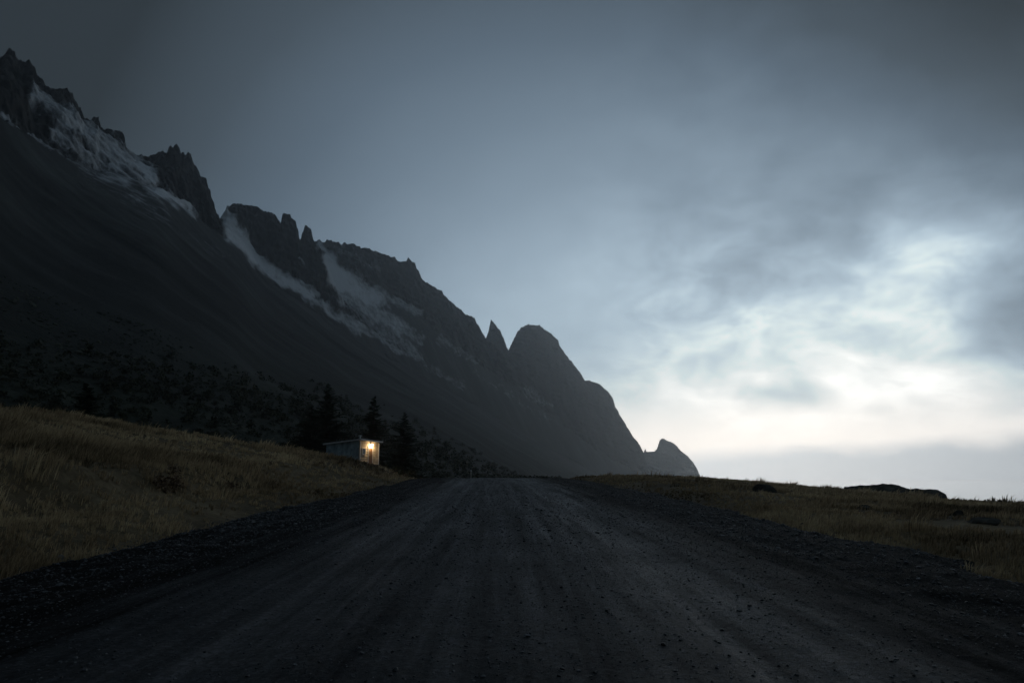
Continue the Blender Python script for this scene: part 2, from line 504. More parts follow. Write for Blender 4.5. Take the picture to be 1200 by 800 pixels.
def sheet(name, sky, brk, foot, a0, a1, ncol, jag=1.0, crag=1.0, back=350, foot_z=None, moss=0.0, rows=(110, 90, 16), seed=0.0):
    """one mountain flank: foot -> scree -> crag base -> skyline -> back, at its own distances"""
    def tab(T):
        T = np.array(T, float); a, t = ray(T[:, 0], T[:, 1]); i = np.argsort(a)
        return a[i], (t * T[:, 2])[i], T[i, 2], t[i]
    A = np.linspace(a0, a1, ncol)

    def get(T):
        a, z, d, t = tab(T)
        D = np.interp(A, a, d); Tn = np.interp(A, a, t)
        return D, EYE + Tn * D
    Ds, Zs = get(sky); Db, Zb = get(brk); Df, Zf = get(foot)
    if foot_z is not None: Zf = np.full_like(Zf, foot_z)
    kk = np.exp(-np.linspace(-2.2, 2.2, 81) ** 2); kk /= kk.sum()
    sm = lambda v: np.convolve(np.pad(v, 40, mode='edge'), kk, 'valid')
    Ts = (Zs - EYE) / Ds; Ds = sm(Ds); Zs = EYE + Ts * Ds
    Tb = (Zb - EYE) / Db; Db = sm(Db); kb = kk[30:51] / kk[30:51].sum(); Tb = np.convolve(np.pad(Tb, 10, mode='edge'), kb, 'valid'); Zb = EYE + Tb * Db
    Df = sm(Df); Zf = sm(Zf)
    Db = np.minimum(Db, Ds - 4); Zb = np.minimum(Zb, Zs - 1)
    n1, n2, n3 = rows
    t1 = (np.linspace(0, 1, n1, endpoint=False) ** 1.25)[None, :]
    t2 = np.linspace(0, 1, n2, endpoint=False)[None, :]
    t3 = np.linspace(0, 1, n3)[None, :]
    c = lambda v: v[:, None]
    D = np.concatenate([c(Df) + (c(Db) - c(Df)) * t1, c(Db) + (c(Ds) - c(Db)) * t2, c(Ds) + back * t3], 1)
    sag = 0.06 * (c(Zb) - c(Zf)) * 4 * t1 * (1 - t1)
    Z = np.concatenate([c(Zf) + (c(Zb) - c(Zf)) * t1 - sag, c(Zb) + (c(Zs) - c(Zb)) * t2, c(Zs) - (c(Zs) + 40) * t3 ** 1.1], 1)
    rocky = np.concatenate([sstep(0.93, 1.0, t1 + 0 * c(A)), np.ones((ncol, n2)), np.ones((ncol, n3))], 1)
    thick = sstep(3, 22, c(Zs - Zb))             # no crag where scree runs straight to the edge
    rocky = rocky * thick
    Aa = c(A) + 0 * D
    x = np.sin(Aa) * D; y = np.cos(Aa) * D
    # crags: fluted, broken rock (pushes the face in and out, keeps its height)
    sn = snow_mask(*project(np.stack([x, y, Z], -1)))
    rocky_s = rocky * (1 - 0.8 * sstep(0.35, 0.8, sn))
    rg = ridged(x * 0.011 + seed, y * 0.011, Z * 0.006, 6)
    led = np.abs(((Z + 0.22 * x + 14 * fbm(x * 0.008, y * 0.008, 1.0, 3)) / 15.0) % 1.0 - 0.5) * 2
    rg2 = ridged(x * 0.05, y * 0.05 + seed, Z * 0.03, 4)
    push = rocky_s * crag * (34 * (rg - 1.2) + 9 * (rg2 - 1.2) + 9 * (sstep(0.2, 0.8, led) - 0.5))
    D2 = np.maximum(D + push, 20)
    # scree: shallow gullies running down the fall line, hummocks near the foot
    gul = fbm(x * 0.012 + seed, y * 0.012, 1.1, 6)
    ch = fbm((x * 0.43 + y * 0.90) * 0.022 + 0.6 * fbm(x * 0.01, y * 0.01, 2.2, 3), Z * 0.003, 7.0 + seed, 5)
    Z2 = Z + (1 - rocky) * sstep(20, 120, Z) * 5.5 * ch * np.clip(D / 800, 0.4, 1.5) + (1 - rocky) * 3.6 * gul * np.clip(D / 500, 0.2, 1.6) * sstep(0, 60, D - c(Df))
    mm = np.zeros_like(Z)
    if moss:
        lim = np.interp(A, *[v for v in (ray([-300, 0, 200, 300, 400, 480, 560, 700], [300, 385, 425, 440, 462, 505, 545, 556]))])
        el = (Z - EYE) / D
        mm = moss * (1 - sstep(-0.10, 0.07, el - c(lim) + 0.05 * fbm(x * 0.02, y * 0.02, 5.0, 4)))
        hum = 0.5 * ridged(x * 0.045, y * 0.045, 0.0, 5) + 2.8 * fbm(x * 0.016, y * 0.016, 3.0, 5)
        Z2 = Z2 + mm * hum * np.clip((D - c(Df)) / 60, 0, 1) * np.clip(D / 200, 0.6, 1.6)
    wide = Zs[:, None]
    jz = fbm(x * 0.045 + seed, y * 0.045, 2.0, 5) * 5.5 + fbm(x * 0.15 + seed, y * 0.15, 6.0, 3) * 2.6
    Z2 = Z2 + rocky_s * jag * jz * D / 1000
    x = np.sin(Aa) * D2; y = np.cos(Aa) * D2
    V = np.stack([x, y, Z2], -1)
    px, py = project(V)
    sn[:, n1 + n2 + 2:] = 0.3
    o = np_mesh(name, V.reshape(-1, 3), grid_faces(ncol, n1 + n2 + n3)[:, ::-1], M_MTN, smooth=True,
                attrs={'snow': sn, 'rocky': rocky, 'moss': mm})
    o['kind'] = 'structure'
    return o


def A_of(px, py): return float(ray(px, py)[0])


def withd(pts, dtab):
    xs, ds = zip(*dtab)
    return [(x, y, float(np.interp(x, xs, ds))) for x, y in pts]


skyA = [(-700, -450), (-400, -240), (-150, -60), (-40, 30), (0, 63), (6, 55), (11, 50), (19, 51), (22, 61), (40, 72), (47, 88), (65, 97), (84, 105), (95, 116),
        (102, 130), (106, 132), (110, 129), (117, 129), (120, 142), (131, 151), (141, 159), (149, 169), (160, 176), (172, 178), (180, 175),
        (188, 171), (192, 168), (196, 172), (201, 166), (207, 165), (212, 174), (217, 177), (224, 178), (230, 190), (238, 202), (244, 216),
        (248, 233), (254, 250), (260, 264), (266, 265), (274, 273), (282, 281), (297, 303), (315, 324), (338, 340), (365, 357), (415, 392), (472, 424),
        (540, 462), (600, 496), (660, 530), (705, 556), (760, 575)]
dA = [(-700, 420), (-400, 560), (0, 800), (200, 960), (283, 1080), (400, 1220), (500, 1380), (600, 1650), (700, 2050), (760, 2200)]
brkA = [(-700, -250), (-400, -60), (0, 128), (50, 166), (100, 188), (150, 205), (190, 220), (230, 250), (262, 272), (282, 288), (297, 308), (315, 328), (338, 344),
        (365, 361), (415, 396), (472, 428), (540, 466), (600, 500), (660, 534), (705, 560), (760, 580)]
dAb = [(-700, 330), (-400, 450), (0, 650), (100, 780), (200, 880), (262, 1030), (283, 1065), (400, 1205), (500, 1365), (600, 1635), (700, 2030), (760, 2190)]
footA = [(-700, 556), (760, 560)]
dAf = [(-700, 85), (0, 95), (200, 105), (400, 125), (500, 150), (560, 220), (620, 420), (700, 1200), (760, 1600)]
footA = [(x, 556) for x in range(-700, 761, 60)]
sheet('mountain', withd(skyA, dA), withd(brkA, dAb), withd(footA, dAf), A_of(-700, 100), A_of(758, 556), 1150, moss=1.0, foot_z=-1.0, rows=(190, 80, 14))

skyB = [(225, 300), (245, 275), (258, 255), (264, 246), (267, 238), (271, 236), (278, 233), (287, 239), (297, 239), (305, 243), (318, 250), (325, 257), (329, 262), (330.5, 252),
        (334, 248), (340, 249), (345, 256), (349, 268), (352, 279), (354.5, 270), (357, 264), (360, 261), (364, 266), (368, 277), (373, 285), (379, 300), (386, 315),
        (392, 330), (397, 342), (410, 357), (440, 384), (480, 410), (540, 450), (600, 486), (680, 538), (710, 560)]
dB = [(225, 1120), (360, 1240), (480, 1420), (600, 1720), (710, 2150)]
brkB = [(225, 310), (262, 262), (275, 270), (300, 298), (340, 328), (370, 346), (397, 362), (410, 366), (440, 390), (480, 415), (540, 455), (600, 491), (680, 543), (710, 565)]
dBb = [(225, 1100), (360, 1190), (410, 1285), (480, 1400), (600, 1700), (710, 2130)]
footB = [(225, 400), (300, 400), (400, 440), (500, 490), (600, 540), (710, 590)]
dBf = [(225, 900), (360, 1010), (480, 1180), (600, 1400), (710, 1900)]
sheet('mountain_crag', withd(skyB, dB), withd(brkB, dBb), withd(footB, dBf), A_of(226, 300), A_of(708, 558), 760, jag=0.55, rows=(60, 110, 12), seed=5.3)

skyC = [(330, 330), (355, 300), (372, 281), (378, 281), (383, 278), (390, 280), (400, 281), (412, 284), (420, 288), (440, 293), (452, 296), (462, 301), (475, 307), (479, 303), (484, 305),
        (489, 314), (494, 322), (505, 332), (518, 340), (524, 350), (535, 358), (546, 366), (556, 374), (562, 383), (566, 389), (571, 398), (600, 425), (650, 465),
        (720, 525), (770, 560)]
dC = [(330, 1330), (400, 1450), (500, 1650), (600, 1900), (770, 2500)]
brkC = [(330, 350), (372, 296), (400, 312), (440, 335), (490, 366), (520, 392), (571, 430), (600, 450), (650, 490), (720, 540), (770, 565)]
dCb = [(330, 1300), (400, 1390), (500, 1560), (600, 1820), (770, 2450)]
footC = [(330, 400), (400, 430), (500, 480), (600, 530), (770, 590)]
dCf = [(330, 1150), (400, 1200), (500, 1300), (600, 1550), (770, 2250)]
sheet('mountain_ridge', withd(skyC, dC), withd(brkC, dCb), withd(footC, dCf), A_of(331, 330), A_of(768, 558), 700, jag=0.5, rows=(90, 90, 12), seed=11.7)

skyD = [(520, 440), (550, 412), (564, 400), (570, 394), (572.5, 386), (575.5, 374), (580, 379), (586, 386), (590, 396), (594, 406), (596, 411), (600, 400), (606, 388),
        (611, 382), (620, 379), (631, 382), (641, 388), (649, 393), (654, 397), (655.5, 405), (662, 412), (671, 425), (680, 437), (685, 445.5), (692, 446), (702, 449),
        (712, 457), (718, 465), (721, 476), (727, 487), (736, 502), (742, 511), (748, 518), (753, 528), (757, 540), (764, 552), (774, 566), (790, 590)]
dD = [(520, 2050), (620, 2250), (700, 2450), (790, 2650)]
brkD = [(520, 470), (571, 440), (600, 452), (650, 490), (700, 528), (740, 552), (764, 563), (790, 592)]
dDb = [(520, 1980), (600, 2080), (650, 2180), (740, 2480), (790, 2600)]
footD = [(520, 540), (600, 560), (700, 568), (764, 570), (790, 600)]
dDf = [(520, 1700), (600, 1750), (700, 2000), (764, 2350), (790, 2500)]
sheet('headland', withd(skyD, dD), withd(brkD, dDb), withd(footD, dDf), A_of(521, 440), A_of(789, 580), 560, jag=0.5, crag=1.0, rows=(60, 110, 12), seed=21.1)

skyE = [(735, 575), (745, 548), (752, 535), (755, 528), (756.3, 525), (757.5, 529), (762, 529), (767, 528), (770, 525), (772, 518), (774, 514), (777, 513), (780, 515), (786, 517),
        (793, 522), (799, 529), (806, 534), (812, 541), (817, 549), (820.5, 558), (826, 575)]
dE = [(735, 3000), (826, 3100)]
brkE = [(735, 580), (755, 556), (780, 553), (812, 558), (826, 580)]
dEb = [(735, 2960), (826, 3070)]
footE = [(735, 590), (826, 590)]
sheet('sea_stack', withd(skyE, dE), withd(brkE, dEb), withd(footE, [(735, 2900), (826, 3000)]), A_of(736, 570), A_of(825, 570), 260, jag=0.22, crag=0.7,
      rows=(20, 60, 10), seed=31.0, back=120)

# ------------------------------------------------------------------ gravel stones, grass
ICO_V = []
ph = (1 + 5 ** .5) / 2
for a_, b_ in ((-1, ph), (1, ph), (-1, -ph), (1, -ph)): ICO_V.append((a_, b_, 0))
for a_, b_ in ((-1, ph), (1, ph), (-1, -ph), (1, -ph)): ICO_V.append((0, a_, b_))
for a_, b_ in ((ph, -1), (ph, 1), (-ph, -1), (-ph, 1)): ICO_V.append((a_, 0, b_))
ICO_V = np.array(ICO_V, float); ICO_V /= np.linalg.norm(ICO_V[0])
ICO_F = np.array([(0, 11, 5), (0, 5, 1), (0, 1, 7), (0, 7, 10), (0, 10, 11), (1, 5, 9), (5, 11, 4), (11, 10, 2), (10, 7, 6), (7, 1, 8), (3, 9, 4), (3, 4, 2), (3, 2, 6),
                  (3, 6, 8), (3, 8, 9), (4, 9, 5), (2, 4, 11), (6, 2, 10), (8, 6, 7), (9, 8, 1)])


def stones(name, pos, size, mat):
    n = len(pos)
    sc = size[:, None] * RNG.uniform(0.6, 1.25, (n, 3)); sc[:, 2] *= 0.6
    jit = 1 + RNG.uniform(-0.28, 0.22, (n, 12, 1))
    th = RNG.uniform(0, 2 * np.pi, n); c_, s_ = np.cos(th)[:, None], np.sin(th)[:, None]
    v = ICO_V[None] * jit * sc[:, None, :]
    x = v[..., 0] * c_ - v[..., 1] * s_; y = v[..., 0] * s_ + v[..., 1] * c_
    V = np.stack([x, y, v[..., 2]], -1) + pos[:, None, :]
    Fc = (ICO_F[None] + 12 * np.arange(n)[:, None, None]).reshape(-1, 3)
    return np_mesh(name, V.reshape(-1, 3), Fc, mat)


n = 95000
gy = 2.6 * (48 / 2.6) ** (RNG.random(n) ** 0.85)
gl = RNG.uniform(-6.0, 6.0, n)
keep = (RNG.random(n) < sstep(50, 16, gy)) & (RNG.random(n) < np.where(np.abs(gl) > 3.2, 1.0, np.where(np.abs(np.abs(gl) - 1.75) < 0.55, 0.35, 0.6)))
gy, gl = gy[keep], gl[keep]
gs = np.exp(RNG.normal(math.log(0.0066), 0.48, len(gy))) * np.where(np.abs(gl) > 3.6, 1.35, 1.0) * np.clip(gy / 9, 0.8, 1.6)
gs = np.minimum(gs, 0.05)
gz = np.maximum(road_surf(gl, gy), ground_z(gl + road_x(gy), gy))
o = stones('gravel', np.stack([gl + road_x(gy), gy, gz + gs * 0.15], -1), gs, M_STONE)
o['kind'] = 'stuff'


def grass(name, P, hgt, blades, width):
    n = len(P); k = blades
    base = np.repeat(P, k, 0); h = np.repeat(hgt, k) * RNG.uniform(0.5, 1.15, n * k); w = np.repeat(width, k)
    a = RNG.uniform(0, 2 * np.pi, n * k)
    off = RNG.uniform(0, 1, n * k) ** 0.5 * np.repeat(hgt, k) * 0.4
    base = base + np.stack([np.cos(a) * off, np.sin(a) * off, np.zeros_like(a)], -1)
    lean = RNG.uniform(0.1, 0.75, n * k)
    # wind-combed: lean outward plus a common drift
    lx = np.cos(a) * lean * 0.6 + 0.35; ly = np.sin(a) * lean * 0.6 - 0.1
    b = RNG.uniform(0, 2 * np.pi, n * k)
    sx = np.cos(b) * w * .5; sy = np.sin(b) * w * .5
    mid = base + np.stack([lx * h * .35, ly * h * .35, h * .62], -1)
    tip = base + np.stack([lx * h, ly * h, h * RNG.uniform(0.75, 1.0, n * k)], -1)
    s = np.stack([sx, sy, np.zeros_like(sx)], -1)
    base[:, 2] -= 0.04
    V = np.stack([base - s, base + s, mid - s * .7, mid + s * .7, tip], 1)
    i = 5 * np.arange(n * k)[:, None]
    F1 = np.concatenate([i + np.array([[0, 1, 3]]), i + np.array([[0, 3, 2]]), i + np.array([[2, 3, 4]])], 0)
    return np_mesh(name, V.reshape(-1, 3), F1, M_BLADE)


def scatter(n, az0, az1, d0, d1, pw=1.0):
    a = np.radians(RNG.uniform(az0, az1, n)); d = d0 * (d1 / d0) ** (RNG.random(n) ** pw)
    return np.sin(a) * d, np.cos(a) * d, d


GX, GY, GD = [], [], []
for args in ((62000, -60, -2, 6, 78, 0.75), (56000, 2, 56, 6, 66, 0.75)):
    x, y, d = scatter(*args); GX.append(x); GY.append(y); GD.append(d)
x = np.concatenate(GX); y = np.concatenate(GY); d = np.concatenate(GD)
lat = np.abs(x - road_x(y)) - HALF
den = fbm(x * 0.12, y * 0.12, 8.0, 4)
ok = (lat + 0.9 * fbm(x * 0.35, y * 0.35, 2.2, 4) > 0.12 + RNG.exponential(0.25, len(x)) - 0.2) & (RNG.random(len(x)) < 0.66 + 1.3 * den)
x, y, d, lat, den = x[ok], y[ok], d[ok], lat[ok], den[ok]
for bx, by, br in ((896, 577, 1.5), (1015, 598, 0.7), (1152, 614, 1.5), (1124, 605, 0.5), (1133, 665, .3)):
    bp, bd = hit(bx, by)
    nd = np.hypot(x - bp[0] * (1 - 0.5 * br / bd), y - bp[1] * (1 - 0.5 * br / bd)); q_ = nd > br
    x, y, d, lat, den = x[q_], y[q_], d[q_], lat[q_], den[q_]
tus = fbm(x * 0.6, y * 0.6, 12.0, 3)
hg = RNG.uniform(0.06, 0.16, len(x)) * (1 + 1.3 * sstep(0.0, 0.5, den) + 2.6 * sstep(0.2, 0.5, tus)) * (0.6 + 0.4 * sstep(0, 3, lat))
hg = np.where(x < 0, hg * 1.15, hg * 0.85)
o = grass('grass', np.stack([x, y, ground_z(x, y)], -1), hg, 7, np.clip(d * 0.0011, 0.006, 0.05))
o['kind'] = 'stuff'

# ------------------------------------------------------------------ boulders
M_BOULDER = simple_mat('dark_boulder', (0.045, 0.044, 0.038), 0.95, 0.6, 2.2, spec=0.1)


def rock_mesh(name, sx, sy, sz, seed, flat=0.0, rough=0.25):
    nu, nv = 40, 22
    u = np.linspace(0, 2 * np.pi, nu, endpoint=False); v = np.linspace(0.02, np.pi - 0.02, nv)
    U, W = np.meshgrid(u, v, indexing='ij')
    d = np.stack([np.cos(U) * np.sin(W), np.sin(U) * np.sin(W), np.cos(W)], -1)
    # faceted: cut the ball by random planes
    rg = np.random.default_rng(seed)
    rr_ = np.full(U.shape, 1.0)
    for _ in range(16):
        nrm = rg.normal(size=3); nrm /= np.linalg.norm(nrm); dd = rg.uniform(0.62, 0.9)
        c_ = d @ nrm
        rr_ = np.minimum(rr_, np.where(c_ > 0.05, dd / np.maximum(c_, 0.05), 9))
    if flat:
        rr_ = np.minimum(rr_, np.where(d[..., 2] > 0.05, flat / np.maximum(d[..., 2], .05), 9))
    rr_ = rr_ * (1 + rough * 0.4 * fbm(d[..., 0] * 2 + seed, d[..., 1] * 2, d[..., 2] * 2, 4))
    V = d * rr_[..., None] * np.array([sx, sy, sz])
    idx = np.arange(nu)[:, None] * nv + np.arange(nv - 1)[None, :]
    nxt = ((np.arange(nu) + 1) % nu)[:, None] * nv + np.arange(nv - 1)[None, :]
    Fq = np.stack([idx, idx + 1, nxt + 1, nxt], -1).reshape(-1, 4)
    return np_mesh(name, V.reshape(-1, 3), Fq, M_BOULDER, smooth=False)


def boulder(px, py, wpx, hpx, label, seed, name='boulder', cat='boulder', flat=0.0, rough=0.35, group='dark rocks on the right hand field', depth=0.7, dist=None):
    if dist is None: p, d = hit(px, py)
    else:
        p = at(px, py, dist); d = dist; p[2] = float(ground_z(p[0], p[1]))
    s = d / math.cos(math.atan2(p[0], p[1])) ** 0 / 830.0
    w = wpx * s / 2; h = hpx * s
    o = rock_mesh(name, w * 1.15, w * depth * 1.15, h * 1.0, seed, flat, rough)
    o.location = (float(p[0]), float(p[1]), float(p[2]) + h * 0.12)
    o.rotation_euler = (0, 0, math.atan2(-p[0], p[1]) + random.uniform(-.2, .2))
    tag(o, label, cat, group)
    return o


boulder(896, 576, 23, 9, 'large dark blocky boulder with a flat top standing alone near the field edge', 3, flat=0.8)


def knoll(pxs, tops, basey, dist, depth, label, seed):
    """low rock hump: a weathered ridge line with real depth"""
    tops = np.interp(np.linspace(0, 1, 70), (np.array(pxs) - pxs[0]) / (pxs[-1] - pxs[0]), tops)
    p0 = at(pxs[0], basey, dist); p1 = at(pxs[-1], basey, dist); mid = (p0 + p1) / 2
    gz = float(ground_z(mid[0], mid[1]))
    ax = (p1 - p0)[:2]; Lx = np.linalg.norm(ax); ax = ax / Lx; nx = np.array([-ax[1], ax[0]])
    U, Vv = np.meshgrid(np.linspace(-.5, .5, 70), np.linspace(-1, 1, 26), indexing='ij')
    xx = mid[0] + ax[0] * U * Lx + nx[0] * Vv * depth; yy_ = mid[1] + ax[1] * U * Lx + nx[1] * Vv * depth
    a_, t_ = ray(np.interp(np.linspace(0, 1, 70), [0, 1], [pxs[0], pxs[-1]]), tops)
    top = (EYE + t_ * dist)[:, None]
    sh = np.clip(1 - np.abs(Vv) ** 1.7, 0, 1) ** 0.7 * sstep(0.5, 0.44, np.abs(U))
    base = gz - 0.35
    zz = base + (top - base) * sh + 0.10 * fbm(xx * 1.3 + seed, yy_ * 1.3, 0.4, 5) * sstep(0, .3, sh) + 0.05 * ridged(xx * 2.1, yy_ * 2.1 + seed, 0.9, 3) * sh - 0.06
    V = np.stack([xx - mid[0], yy_ - mid[1], zz - gz], -1)
    o = np_mesh('rock_outcrop', V.reshape(-1, 3), grid_faces(70, 26)[:, ::-1], M_BOULDER, smooth=False)
    o.location = (float(mid[0]), float(mid[1]), gz)
    tag(o, label, 'rock outcrop', 'dark rocks on the right hand field')


knoll([985, 1008, 1026, 1034, 1037, 1042, 1050, 1055, 1064, 1072], [571, 568.5, 568, 566.6, 566.2, 567.4, 567.5, 568.4, 572.5, 576], 574, 54, 1.6, 'long low dark rock hump with a small peak on the skyline', 5)
knoll([1050, 1062, 1070, 1082, 1090, 1100, 1106, 1112], [575, 573, 572.8, 572.6, 572.8, 574, 578, 581], 579, 51, 1.5, 'low dark flat topped rock hump with a steep right end on the skyline', 11)
boulder(1015, 597, 14, 5, 'small dark rock in the grass just below the peaked rock hump', 14)
boulder(1152, 613, 32, 5.5, 'wide low dark rock sunk in the grass near the right border', 19)
boulder(1124, 604, 9, 5, 'small round dark rock just above the wide sunken rock', 23)
boulder(940, 618, 8, 4.5, 'fist sized dark stone where the gravel shoulder meets the grass', 27, group='single stones along the right road edge')
boulder(1133, 664, 15, 7, 'head sized dark stone on the near gravel shoulder edge', 29, group='single stones along the right road edge')
M_PALE = simple_mat('pale_stone', (0.16, 0.16, 0.15), 0.85, 0.3, 12)
o = boulder(71, 656, 9, 5, 'pale grey stone at the left edge of the gravel road', 31, group=None, name='stone', cat='stone')
o.data.materials[0] = M_PALE

# rubble strip between the fields and the foot of the mountain
n = 9000
a = np.radians(RNG.uniform(-46, 2.5, n)); d = RNG.uniform(84, 240, n) * np.where(a > R(-9), 1.6, 1.0)
clump = fbm(np.sin(a) * d * 0.05, np.cos(a) * d * 0.05, 3.3, 4) > RNG.normal(0.02, 0.12, n)
a, d = a[clump], d[clump]; n = len(a)
x = np.sin(a) * d; y = np.cos(a) * d
el = np.interp(a, [R(-46), R(-20), R(-8), R(-1)], [0.05, 0.04, 0.02, 0.0])
z0 = np.maximum(ground_z(x, y), -0.8)
sz = np.exp(RNG.normal(math.log(0.30), 0.55, n)).clip(0.12, 1.1)
# ride on the mountain foot: same profile as the sheet's lowest part
rub = np.stack([x, y, z0], -1)
dep = bpy.context.evaluated_depsgraph_get()
mtn = bpy.data.objects['mountain']
from mathutils.bvhtree import BVHTree
bvh = BVHTree.FromObject(mtn, dep)
for i in range(n):
    h_ = bvh.ray_cast(Vector((x[i], y[i], 400)), Vector((0, 0, -1)))
    if h_[0] is not None and h_[0].z > rub[i, 2]: rub[i, 2] = h_[0].z
o = stones('rubble', rub + np.array([0, 0, 0.05]), sz, simple_mat('rubble_stone', (0.055, 0.060, 0.047), 0.9, 0.6, 0.09, spec=0.1))
o['kind'] = 'stuff'


def surf_z(x, y):
    z = float(ground_z(x, y)); h_ = bvh.ray_cast(Vector((x, y, 400)), Vector((0, 0, -1)))
    return max(z, h_[0].z) if h_[0] is not None else z


# ------------------------------------------------------------------ scrub on the foot of the mountain, heather on the bank
def leaf_clumps(name, P, rad, hgt, leaves, leaf, mat):
    n_ = len(P); N_ = n_ * leaves
    c_ = np.repeat(P, leaves, 0); r_ = np.repeat(rad, leaves); h_ = np.repeat(hgt, leaves); l_ = np.repeat(leaf, leaves) * RNG.uniform(0.5, 1.3, N_)
    a_ = RNG.uniform(0, 2 * np.pi, N_); q_ = RNG.random(N_) ** 0.5; z_ = RNG.random(N_) ** 0.8
    rr_ = q_ * (1 - 0.55 * z_ ** 2) * (0.75 + 0.35 * np.sin(a_ * 3 + np.repeat(RNG.uniform(0, 6, n_), leaves)))
    c_ = c_ + np.stack([np.cos(a_) * rr_ * r_, np.sin(a_) * rr_ * r_, z_ * h_ * (0.75 + 0.5 * RNG.random(N_)) - 0.1], -1)
    d1 = RNG.normal(size=(N_, 3)); d1 /= np.linalg.norm(d1, axis=1)[:, None]
    d2 = np.cross(d1, RNG.normal(size=(N_, 3))); d2 /= np.linalg.norm(d2, axis=1)[:, None]
    V = np.stack([c_ - d1 * l_[:, None] * .6, c_ + d2 * l_[:, None] * .45, c_ + d1 * l_[:, None], c_ - d2 * l_[:, None] * .45], 1).reshape(-1, 3)
    o = np_mesh(name, V, np.arange(4 * N_).reshape(-1, 4), mat)
    o['kind'] = 'stuff'
    return o


def leafy(name, lo, mid, hi, sc):
    m, nt, b = new_mat(name); n = N(nt); g = n.node('ShaderNodeNewGeometry')
    k = n.m('ADD', n.m('MULTIPLY', g.outputs['Random Per Island'], 0.5), n.m('MULTIPLY', n.noise(n.pos(), sc, 5, 0.65), 0.5))
    nt.links.new(n.ramp(k, [(0.28, lo), (0.5, mid), (0.75, hi)]), b.inputs['Base Color'])
    b.inputs['Roughness'].default_value = 0.85; b.inputs['Specular IOR Level'].default_value = 0.1
    return m


n = 15000
a = np.radians(RNG.uniform(-46, 4.0, n)); d = 78 * (420 / 78) ** RNG.random(n)
x = np.sin(a) * d; y = np.cos(a) * d
z = np.full(n, -99.0)
for i in range(n):
    h_ = bvh.ray_cast(Vector((x[i], y[i], 400)), Vector((0, 0, -1)))
    if h_[0] is not None: z[i] = h_[0].z
z = np.maximum(z, np.maximum(ground_z(x, y, False), -1.0))
qx, qy = project(np.stack([x, y, z], -1))
lim_ = np.interp(qx, [-300, 0, 200, 300, 400, 480, 560, 660, 720], [310, 395, 432, 445, 466, 506, 534, 552, 557])
dens = sstep(-14, 34, qy - lim_ + 26 * fbm(x * 0.03, y * 0.03, 4.0, 4)) * np.clip(0.62 + 1.3 * fbm(x * 0.06, y * 0.06, 6.0, 4), 0.08, 1)
keep = RNG.random(n) < dens
P = np.stack([x, y, z], -1)[keep]; dd_ = d[keep]
rd = RNG.uniform(0.5, 1.5, len(P)) * np.clip(dd_ / 140, 0.8, 1.7)
leaf_clumps('scrub', P, rd, rd * RNG.uniform(0.5, 1.1, len(P)), 46, rd * 0.24, leafy('scrub_leaves', (0.008, 0.010, 0.006), (0.026, 0.031, 0.018), (0.070, 0.072, 0.042), 0.05))
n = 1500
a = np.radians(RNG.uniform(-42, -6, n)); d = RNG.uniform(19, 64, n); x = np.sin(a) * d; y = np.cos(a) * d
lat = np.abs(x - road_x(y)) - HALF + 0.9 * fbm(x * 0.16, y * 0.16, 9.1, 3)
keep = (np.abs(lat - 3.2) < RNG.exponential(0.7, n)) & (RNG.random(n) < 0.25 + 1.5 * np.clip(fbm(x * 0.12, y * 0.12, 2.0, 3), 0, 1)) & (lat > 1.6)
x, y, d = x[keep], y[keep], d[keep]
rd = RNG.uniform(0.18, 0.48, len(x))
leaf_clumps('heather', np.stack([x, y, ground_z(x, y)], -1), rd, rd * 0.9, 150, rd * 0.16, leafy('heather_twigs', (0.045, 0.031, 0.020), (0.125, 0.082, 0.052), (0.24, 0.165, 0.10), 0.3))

# ------------------------------------------------------------------ conifers
M_BARK = simple_mat('bark', (0.035, 0.028, 0.022), 0.95, 0.4, 9)
M_NEEDLE = simple_mat('spruce_needles', (0.024, 0.032, 0.020), 0.85, 0.5, 2.0, spec=0.1)


def conifer(px, py_top, dist, label, seed, width=0.42, lean=0.0, name='conifer'):
    p = at(px, py_top, dist); top = p[2]
    z0 = surf_z(p[0], p[1]) - 0.1
    H = float(top - z0)
    rg = np.random.default_rng(seed)
    root = empty(name, (p[0], p[1], z0)); tag(root, label, 'tree', 'conifers at the foot of the mountain')
    mb = MB(); mb.tube([(0, 0, 0), (0.01 * H * lean, 0, H * .4), (0, 0.005 * H, H * .75), (0, 0, H * .985)], [H * .022, H * .016, H * .008, 0.01], 8)
    # limbs
    V = []; Fc = []
    nb = int(70 + 9 * H)
    for i in range(nb):
        t = (i + rg.random()) / nb
        z = H * (0.07 + 0.92 * t)
        L = width * H * 0.5 * (1 - t) ** 0.8 * rg.uniform(0.4, 1.15) + 0.12
        a_ = rg.uniform(0, 2 * math.pi); droop = rg.uniform(-0.35, 0.1) + 0.35 * t
        dv = np.array([math.cos(a_), math.sin(a_), droop])
        mb.tube([(0, 0, z), tuple(np.array([0, 0, z]) + dv * L * 0.85)], [0.006 * H * (1 - t) * .4 + .008, 0.004], 4, cap=False)
        sd = np.array([-math.sin(a_), math.cos(a_), 0])
        ns = int(10 + 14 * (1 - t))
        for j in range(ns):
            s = (0.15 + 0.85 * (j + rg.random()) / ns)
            c_ = np.array([0, 0, z]) + dv * L * s
            wl = L * 0.30 * (1.15 - s) + 0.12
            for sg in (-1, 1):
                e = c_ + sg * sd * wl * rg.uniform(.6, 1.2) + dv * wl * 0.5 + np.array([0, 0, rg.uniform(-.25, .05) * wl])
                wd = wl * 0.16 + 0.02
                q = np.array([0, 0, wd]) + dv * wd * .5
                b0 = len(V); V += [c_ - q, c_ + q, e]; Fc.append((b0, b0 + 1, b0 + 2))
    mb.build('trunk', M_BARK, root)
    np_mesh('crown', np.array(V), np.array(Fc), M_NEEDLE, root)
    return root


